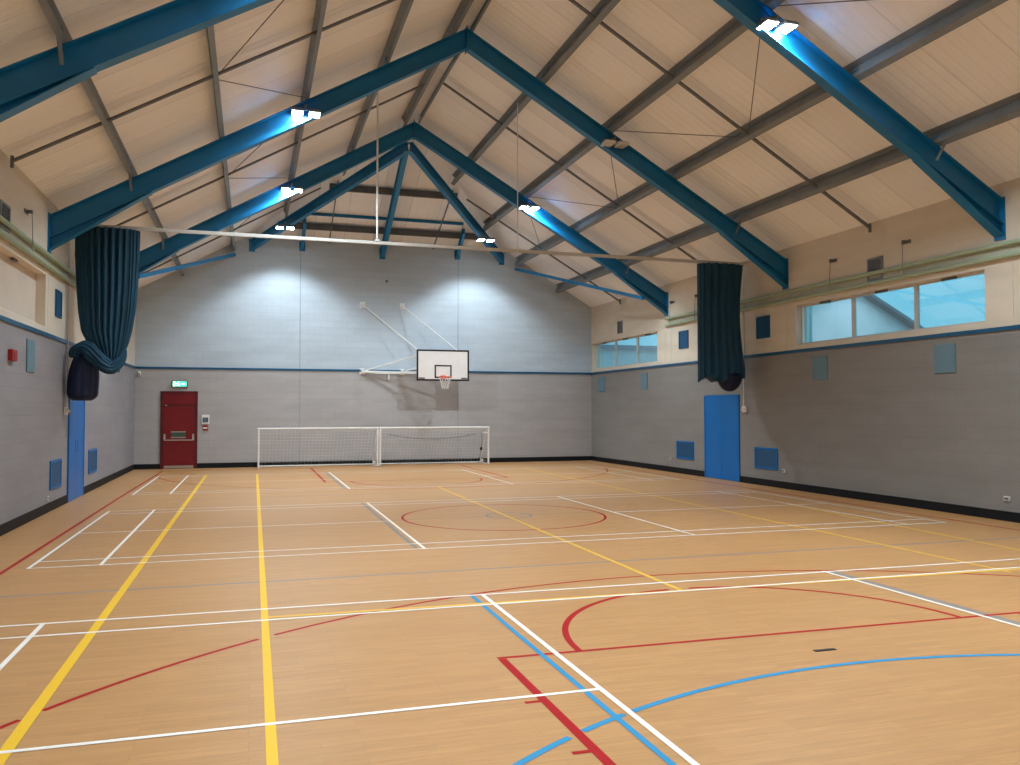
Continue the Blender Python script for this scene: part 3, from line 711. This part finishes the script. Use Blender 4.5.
# arms: two parallel swing frames, hinged at the wall, plus upper stays
for wx, bx, nm in ((3.65, 5.55, 'a'), (5.05, 6.95, 'b')):
    lo = (wx, YF-.08, 3.24); hi_ = (wx, YF-.08, 5.56); tip = (bx, YB+.09, 3.30)
    MB().beam(lo, (bx, YB+.09, 3.17), .05, .07).obj('lower_arm', 'white', root)
    MB().tube([lo, (bx, YB+.09, 3.82)], .022, 8).obj('diagonal_strut', 'white', root)
    MB().tube([hi_, (bx, YB+.09, 3.86)], .020, 8).obj('upper_stay', 'white', root)
    MB().beam((bx, YB+.08, 2.95), (bx, YB+.08, 3.88), .06, .05, (0, 1, 0)).obj('board_upright', 'white', root)
    for z in (3.24, 5.56):
        MB().box((wx-.09, YF-.02, z-.11), (wx+.09, YF, z+.11)).box((wx-.05, YF-.11, z-.06), (wx+.05, YF-.02, z-.03)).box((wx-.05, YF-.11, z+.03), (wx+.05, YF-.02, z+.06)).tube([(wx, YF-.08, z-.07), (wx, YF-.08, z+.07)], .022, 8).obj('wall_bracket', 'white', root)
MB().beam((3.65, YF-.10, 3.20), (5.05, YF-.10, 3.20), .05, .07).box((4.55, YF-.09, 2.95), (4.60, YF-.02, 3.18)).obj('wall_rail', 'white', root)
MB().beam((5.55, YB+.08, 3.25), (6.95, YB+.08, 3.25), .05, .05).beam((5.55, YB+.08, 3.80), (6.95, YB+.08, 3.80), .05, .05).obj('cross_rail', 'white', root)

# ------------------------------------------------------------------ things on the walls
# exit sign over the red door
root = thing('exit_sign', (-2.25, YF, 2.74), 'lit green running-man exit sign above the red door', 'exit sign')
MB().box((-2.50, YF-.09, 2.65), (-2.00, YF-.001, 2.86)).obj('housing', 'grille', root, bevel=.01)
MB().box((-2.46, YF-.095, 2.675), (-2.04, YF-.09, 2.835)).obj('face', 'glassf', root)
b = MB(); y = YF-.099
# running man, door and arrow as small flat shapes
b.box((-2.30, y, 2.79), (-2.265, y+.004, 2.822)); b.prism([(-2.33, y, 2.785), (-2.28, y, 2.785), (-2.27, y, 2.735), (-2.32, y, 2.735)], (0, .004, 0))
b.prism([(-2.31, y, 2.735), (-2.285, y, 2.735), (-2.335, y, 2.69), (-2.36, y, 2.70)], (0, .004, 0)); b.prism([(-2.29, y, 2.735), (-2.27, y, 2.735), (-2.235, y, 2.69), (-2.255, y, 2.685)], (0, .004, 0))
b.prism([(-2.36, y, 2.77), (-2.33, y, 2.785), (-2.33, y, 2.77), (-2.355, y, 2.755)], (0, .004, 0))
b.box((-2.22, y, 2.745), (-2.13, y+.004, 2.765)); b.prism([(-2.13, y, 2.79), (-2.08, y, 2.755), (-2.13, y, 2.72)], (0, .004, 0))
b.box((-2.44, y, 2.685), (-2.385, y+.004, 2.825))
b.obj('pictogram', 'signw', root)
root = thing('control_panel', (-1.44, YF, 1.5), 'small white wall control panel right of the red door', 'control panel')
MB().box((-1.57, YF-.05, 1.44), (-1.33, YF, 1.75)).obj('case', 'white', root, bevel=.008)
MB().box((-1.54, YF-.055, 1.50), (-1.36, YF-.05, 1.66)).obj('display', 'screen', root)
root = thing('fire_call_point', (-1.45, YF, 1.32), 'small red and white fire call point under the control panel', 'call point')
MB().box((-1.53, YF-.04, 1.24), (-1.37, YF, 1.40)).obj('case', 'lred', root, bevel=.006); MB().box((-1.51, YF-.045, 1.29), (-1.39, YF-.04, 1.34)).obj('glass_plate', 'white', root)
root = thing('fire_call_point', (XL, 14.72, 2.75), 'red alarm box high on the left wall', 'call point')
MB().box((XL, 14.58, 2.66), (XL+.07, 14.86, 2.84)).obj('case', 'lred', root, bevel=.008); MB().box((XL+.07, 14.66, 2.71), (XL+.074, 14.78, 2.79)).obj('face', mat('face_dark_red', (.28, .01, .01), .4), root)
root = thing('motion_sensor', (XL+.01, YF-.02, 3.1), 'small white sensor in the far left corner under the blue rail', 'sensor')
MB().box((XL+.10, YF-.07, 3.02), (XL+.18, YF, 3.16)).obj('case', 'white', root, bevel=.01); MB().box((XL+.12, YF-.075, 3.04), (XL+.16, YF-.07, 3.09)).obj('sensor_lens', 'grille', root)
# low blue vents
def low_vent(x, s, y0, y1, z0, z1, label):
    root = thing('wall_vent', (x, (y0+y1)/2, z0), label, 'vent', 'blue vents low on the side walls')
    MB().box((x, y0, z0), (x+s*.025, y0+.05, z1)).box((x, y1-.05, z0), (x+s*.025, y1, z1)).box((x, y0+.05, z0), (x+s*.025, y1-.05, z0+.05)).box((x, y0+.05, z1-.05), (x+s*.025, y1-.05, z1)).obj('frame', 'bvent', root)
    b = MB().box((x, y0+.05, z0+.05), (x+s*.003, y1-.05, z1-.05)); n_ = 9
    for i in range(n_):
        z = z0+.06+(z1-z0-.12)*i/n_; b.prism([(x+s*.004, y0+.05, z+.045), (x+s*.022, y0+.05, z), (x+s*.022, y0+.05, z+.006), (x+s*.004, y0+.05, z+.05)], (0, y1-y0-.1, 0))
    b.obj('louvre', 'bpanel', root)
low_vent(XR, -1, 21.58, 22.60, .44, .97, 'blue louvred vent on the right wall, far side of the blue door')
low_vent(XR, -1, 17.54, 18.51, .42, .95, 'blue louvred vent on the right wall, near side of the blue door')
low_vent(XL, 1, 17.52, 18.47, .40, .94, 'blue louvred vent on the left wall, near side of the blue door')
low_vent(XL, 1, 21.38, 22.42, .42, .97, 'blue louvred vent on the left wall, far side of the blue door')
# blue shuttered openings in the cream band
def hi_panel(x, s, y0, y1, z0, z1, label):
    root = thing('vent_panel', (x, (y0+y1)/2, z0), label, 'wall panel', 'dark blue panels on the cream band')
    MB().box((x, y0, z0), (x+s*.03, y0+.04, z1)).box((x, y1-.04, z0), (x+s*.03, y1, z1)).box((x, y0+.04, z0), (x+s*.03, y1-.04, z0+.04)).box((x, y0+.04, z1-.04), (x+s*.03, y1-.04, z1)).obj('frame', 'bpanel', root)
    MB().box((x, y0+.04, z0+.04), (x+s*.015, y1-.04, z1-.04)).obj('flap', 'bpanel', root)
hi_panel(XR, -1, 21.85, 22.40, 3.72, 4.25, 'dark blue square panel on the right wall, beyond the hanging curtain')
hi_panel(XR, -1, 17.80, 18.37, 3.69, 4.24, 'dark blue square panel on the right wall, nearer than the hanging curtain')
hi_panel(XL, 1, 17.72, 18.22, 3.69, 4.21, 'dark blue square panel on the left wall beside the bunched curtain')
# pale cyan flat panels under the rail
def cy_panel(x, s, y0, y1, z0, z1, label):
    root = thing('wall_panel', (x, (y0+y1)/2, z0), label, 'wall panel', 'pale cyan panels under the blue rail')
    MB().box((x, y0, z0), (x+s*.022, y1, z1)).obj('face', 'cyan', root, bevel=.006)
    MB().box((x+s*.022, y0+.05, z0+.05), (x+s*.025, y1-.05, z1-.05)).obj('inset', 'cyan', root)
for yy, l in (((27.94, 28.59), 'in the far corner'), ((24.52, 25.0), 'under the far window'), ((15.65, 16.17), 'left one below the near window'), ((12.11, 12.60), 'nearest the camera, right end of the near window')):
    cy_panel(XR, -1, *yy, 2.57, 3.10, 'pale cyan panel on the right wall, '+l)
cy_panel(XL, 1, 15.67, 16.18, 2.54, 3.09, 'pale cyan rectangular panel on the left wall near the red alarm box')
# grey grilles above the rails
def grille(x, s, y0, y1, z0, z1, label):
    root = thing('wall_grille', (x, (y0+y1)/2, z0), label, 'vent', 'grey grilles high on the side walls')
    MB().box((x, y0, z0), (x+s*.03, y0+.04, z1)).box((x, y1-.04, z0), (x+s*.03, y1, z1)).box((x, y0+.04, z0), (x+s*.03, y1-.04, z0+.04)).box((x, y0+.04, z1-.04), (x+s*.03, y1-.04, z1)).obj('frame', 'grey', root)
    b = MB().box((x, y0+.04, z0+.04), (x+s*.003, y1-.04, z1-.04))
    for i in range(6):
        z = z0+.05+(z1-z0-.1)*i/6; b.box((x+s*.004, y0+.04, z), (x+s*.02, y1-.04, z+.012))
    b.obj('slats', 'dark', root)
grille(XR, -1, 13.90, 14.34, 4.55, 5.03, 'grey grille on the right wall above the near window, behind the green rails')
grille(XR, -1, 26.40, 26.80, 4.56, 5.00, 'dark grille on the right wall above the far window')
grille(XL, 1, 13.95, 14.48, 4.62, 5.02, 'grey grille on the left wall behind the green rails')
# twin pale green rails with a band between them
for (x, s, side, ya, yb) in ((XR, -1, 'right', 1.0, 23.15), (XL, 1, 'left', 1.0, 23.15)):
    root = thing('twin_rail', (x, 12, 4.6), 'pale green twin rails running high along the %s wall' % side, 'rail', 'pale green rails along the side walls')
    X = x+s*.06
    MB().tube([(X, ya, 4.705), (X, yb, 4.705)], .044, 10).obj('rail', 'green', root)
    MB().tube([(X, ya, 4.50), (X, yb, 4.50)], .044, 10).obj('rail', 'green', root)
    MB().box((x, ya, 4.52), (x+s*.010, yb-.2, 4.68)).obj('backing_strip', 'greend', root)
    y = 2.0
    while y < yb:
        MB().box((x, y-.02, 4.47), (X, y+.02, 4.50)).box((x, y-.02, 4.70), (X, y+.02, 4.73)).box((x, y-.03, 4.45), (x+s*.012, y+.03, 4.76)).obj('bracket', 'greend', root); y += 2.1
# small dark wall arms each with a thin cord
def arm(x, s, y, label, g='dark arms with cords on the side walls'):
    root = thing('cord_arm', (x, y, 5.18), label, 'wall bracket', g)
    MB().box((x, y-.12, 5.15), (x+s*.012, y+.12, 5.22)).beam((x, y, 5.19), (x+s*.10, y, 5.19), .05, .05).obj('arm', 'dark', root)
    MB().tube([(x+s*.09, y, 5.17), (x+s*.115, y, 4.56)], .006, 5).obj('cord', 'dark', root)
    MB().tube([(x+s*.115, y, 4.62), (x+s*.115, y, 4.54)], .018, 6).obj('cord_end', 'green', root)
for y, l in ((7.0, 'out of view nearest the camera'), (13.27, 'nearer one over the near window'), (15.42, 'farther one over the near window'), (21.30, 'just beyond the curtain'), (22.80, 'the farthest one')):
    arm(XR, -1, y, 'small dark arm with cord on the right wall, '+l)
for y, l in ((15.5, 'above the blanked window'), (19.6, 'behind the curtain')):
    arm(XL, 1, y, 'small dark arm with cord on the left wall, '+l)
# sockets, sensors, cable stubs
def socket(x, s, y, z, w, h, label, name='wall_socket', cat='socket'):
    root = thing(name, (x, y, z), label, cat, 'small white fittings on the side walls')
    MB().box((x, y-w/2*.75, z), (x+s*.03, y+w/2*.75, z+h*.9)).obj('plate', 'trackw', root, bevel=.006)
    MB().box((x+s*.035, y-w/4, z+h*.3), (x+s*.039, y+w/4, z+h*.7)).obj('insert', 'grille', root)
socket(XR, -1, 11.08, .34, .16, .09, 'white double socket low on the right wall at the right edge')
socket(XR, -1, 17.30, .38, .15, .09, 'white socket low on the right wall just nearer than the near blue vent')
socket(XR, -1, 22.98, .36, .15, .09, 'white socket low on the right wall just beyond the far blue vent')
socket(XL, 1, 17.35, .22, .15, .09, 'white socket low on the left wall beside the near blue vent')
for (x, s, y, z, side) in ((XR, -1, 18.93, 1.83, 'right'), (XL, 1, 18.78, 1.80, 'left')):
    root = thing('curtain_cleat', (x, y, z), 'small white cleat with a cord beside the blue door on the %s wall' % side, 'cleat', 'curtain cleats')
    MB().box((x, y-.09, z), (x+s*.05, y+.09, z+.16)).obj('base', 'white', root, bevel=.01)
    MB().tube([(x+s*.07, y-.13, z+.12), (x+s*.07, y+.10, z+.06)], .018, 6).obj('horn', 'trackw', root)
    MB().tube([(x+s*.05, y, z+.1), (x+s*.03, y+.02, 3.2), (x+s*.03, y+.02, 5.4)], .012, 6).obj('cord', 'white', root)
tag(MB().tube([(4.5, YF-.012, 6.43), (4.5, YF-.001, 6.43)], .05, 10).obj('wall_cover', 'dark', None), 'small dark round cover high in the middle of the far wall', 'wall fitting')

# ------------------------------------------------------------------ outside the right windows
tag(MB().box((XR+.35, -20, -.2), (60, 60, -.1)).obj('outside_ground', 'tar'), 'dark asphalt outside the right windows', 'ground', kind='structure')
root = thing('added_wing', (16, 20, -.1), 'added white wing whose sloping roof edge gives the near window its diagonal', 'building')  # added wing: its roof edge stands in for the diagonal in the panes
MB().prism([(XR+.33, 20, -.1), (21.0, 20, -.1), (21.0, 20, 3.1), (16.6, 20, 5.35), (XR+.33, 20, 6.9)], (0, .4, 0)).obj('wing_wall', 'outw', root)
MB().prism([(16.5, 19.7, 5.38), (21.2, 19.7, 2.98), (21.2, 19.7, 3.08), (16.5, 19.7, 5.48)], (0, .9, 0)).obj('roof_edge', 'outg', root)
root = thing('added_building', (16, 36, -.1), 'added pale building that tones the panes of the far corner window', 'building')  # added block: makes the corner panes paler and greyer than bare sky
MB().box((XR+.33, 36, -.1), (24, 40, 4.75)).obj('wall', 'outw', root)
MB().box((XR+.33, 35.8, 4.75), (24.2, 40, 4.95)).obj('roof_edge', 'outg', root)

# ------------------------------------------------------------------ sky
w = bpy.data.worlds.new('dusk'); scn.world = w; w.use_nodes = True
bg = w.node_tree.nodes['Background']; bg.inputs[0].default_value = (.24, .66, .84, 1); bg.inputs[1].default_value = 1.75

# ------------------------------------------------------------------ camera
yaw, pit, rol = .30013, .03347, -.00083
r = Vector((math.cos(yaw), -math.sin(yaw), 0)); f = Vector((math.sin(yaw), math.cos(yaw), 0)); u = Vector((0, 0, 1))
f2 = f*math.cos(pit)+u*math.sin(pit); u2 = -f*math.sin(pit)+u*math.cos(pit)
r3 = r*math.cos(rol)+u2*math.sin(rol); u3 = -r*math.sin(rol)+u2*math.cos(rol)
cd = bpy.data.cameras.new('camera'); cam = bpy.data.objects.new('camera', cd); COL.objects.link(cam)
mw = Matrix(((r3.x, u3.x, -f2.x, 0), (r3.y, u3.y, -f2.y, 0), (r3.z, u3.z, -f2.z, 1.8837), (0, 0, 0, 1)))
cam.matrix_world = mw
cd.sensor_width = 36; cd.lens = 834.228/1020*36; cd.clip_start = .05; cd.clip_end = 300
scn.camera = cam
vs_ = scn.view_settings
vs_.view_transform = 'Standard'; vs_.look = 'None'; vs_.gamma = 1; vs_.use_curve_mapping = False
vs_.exposure = 0.06
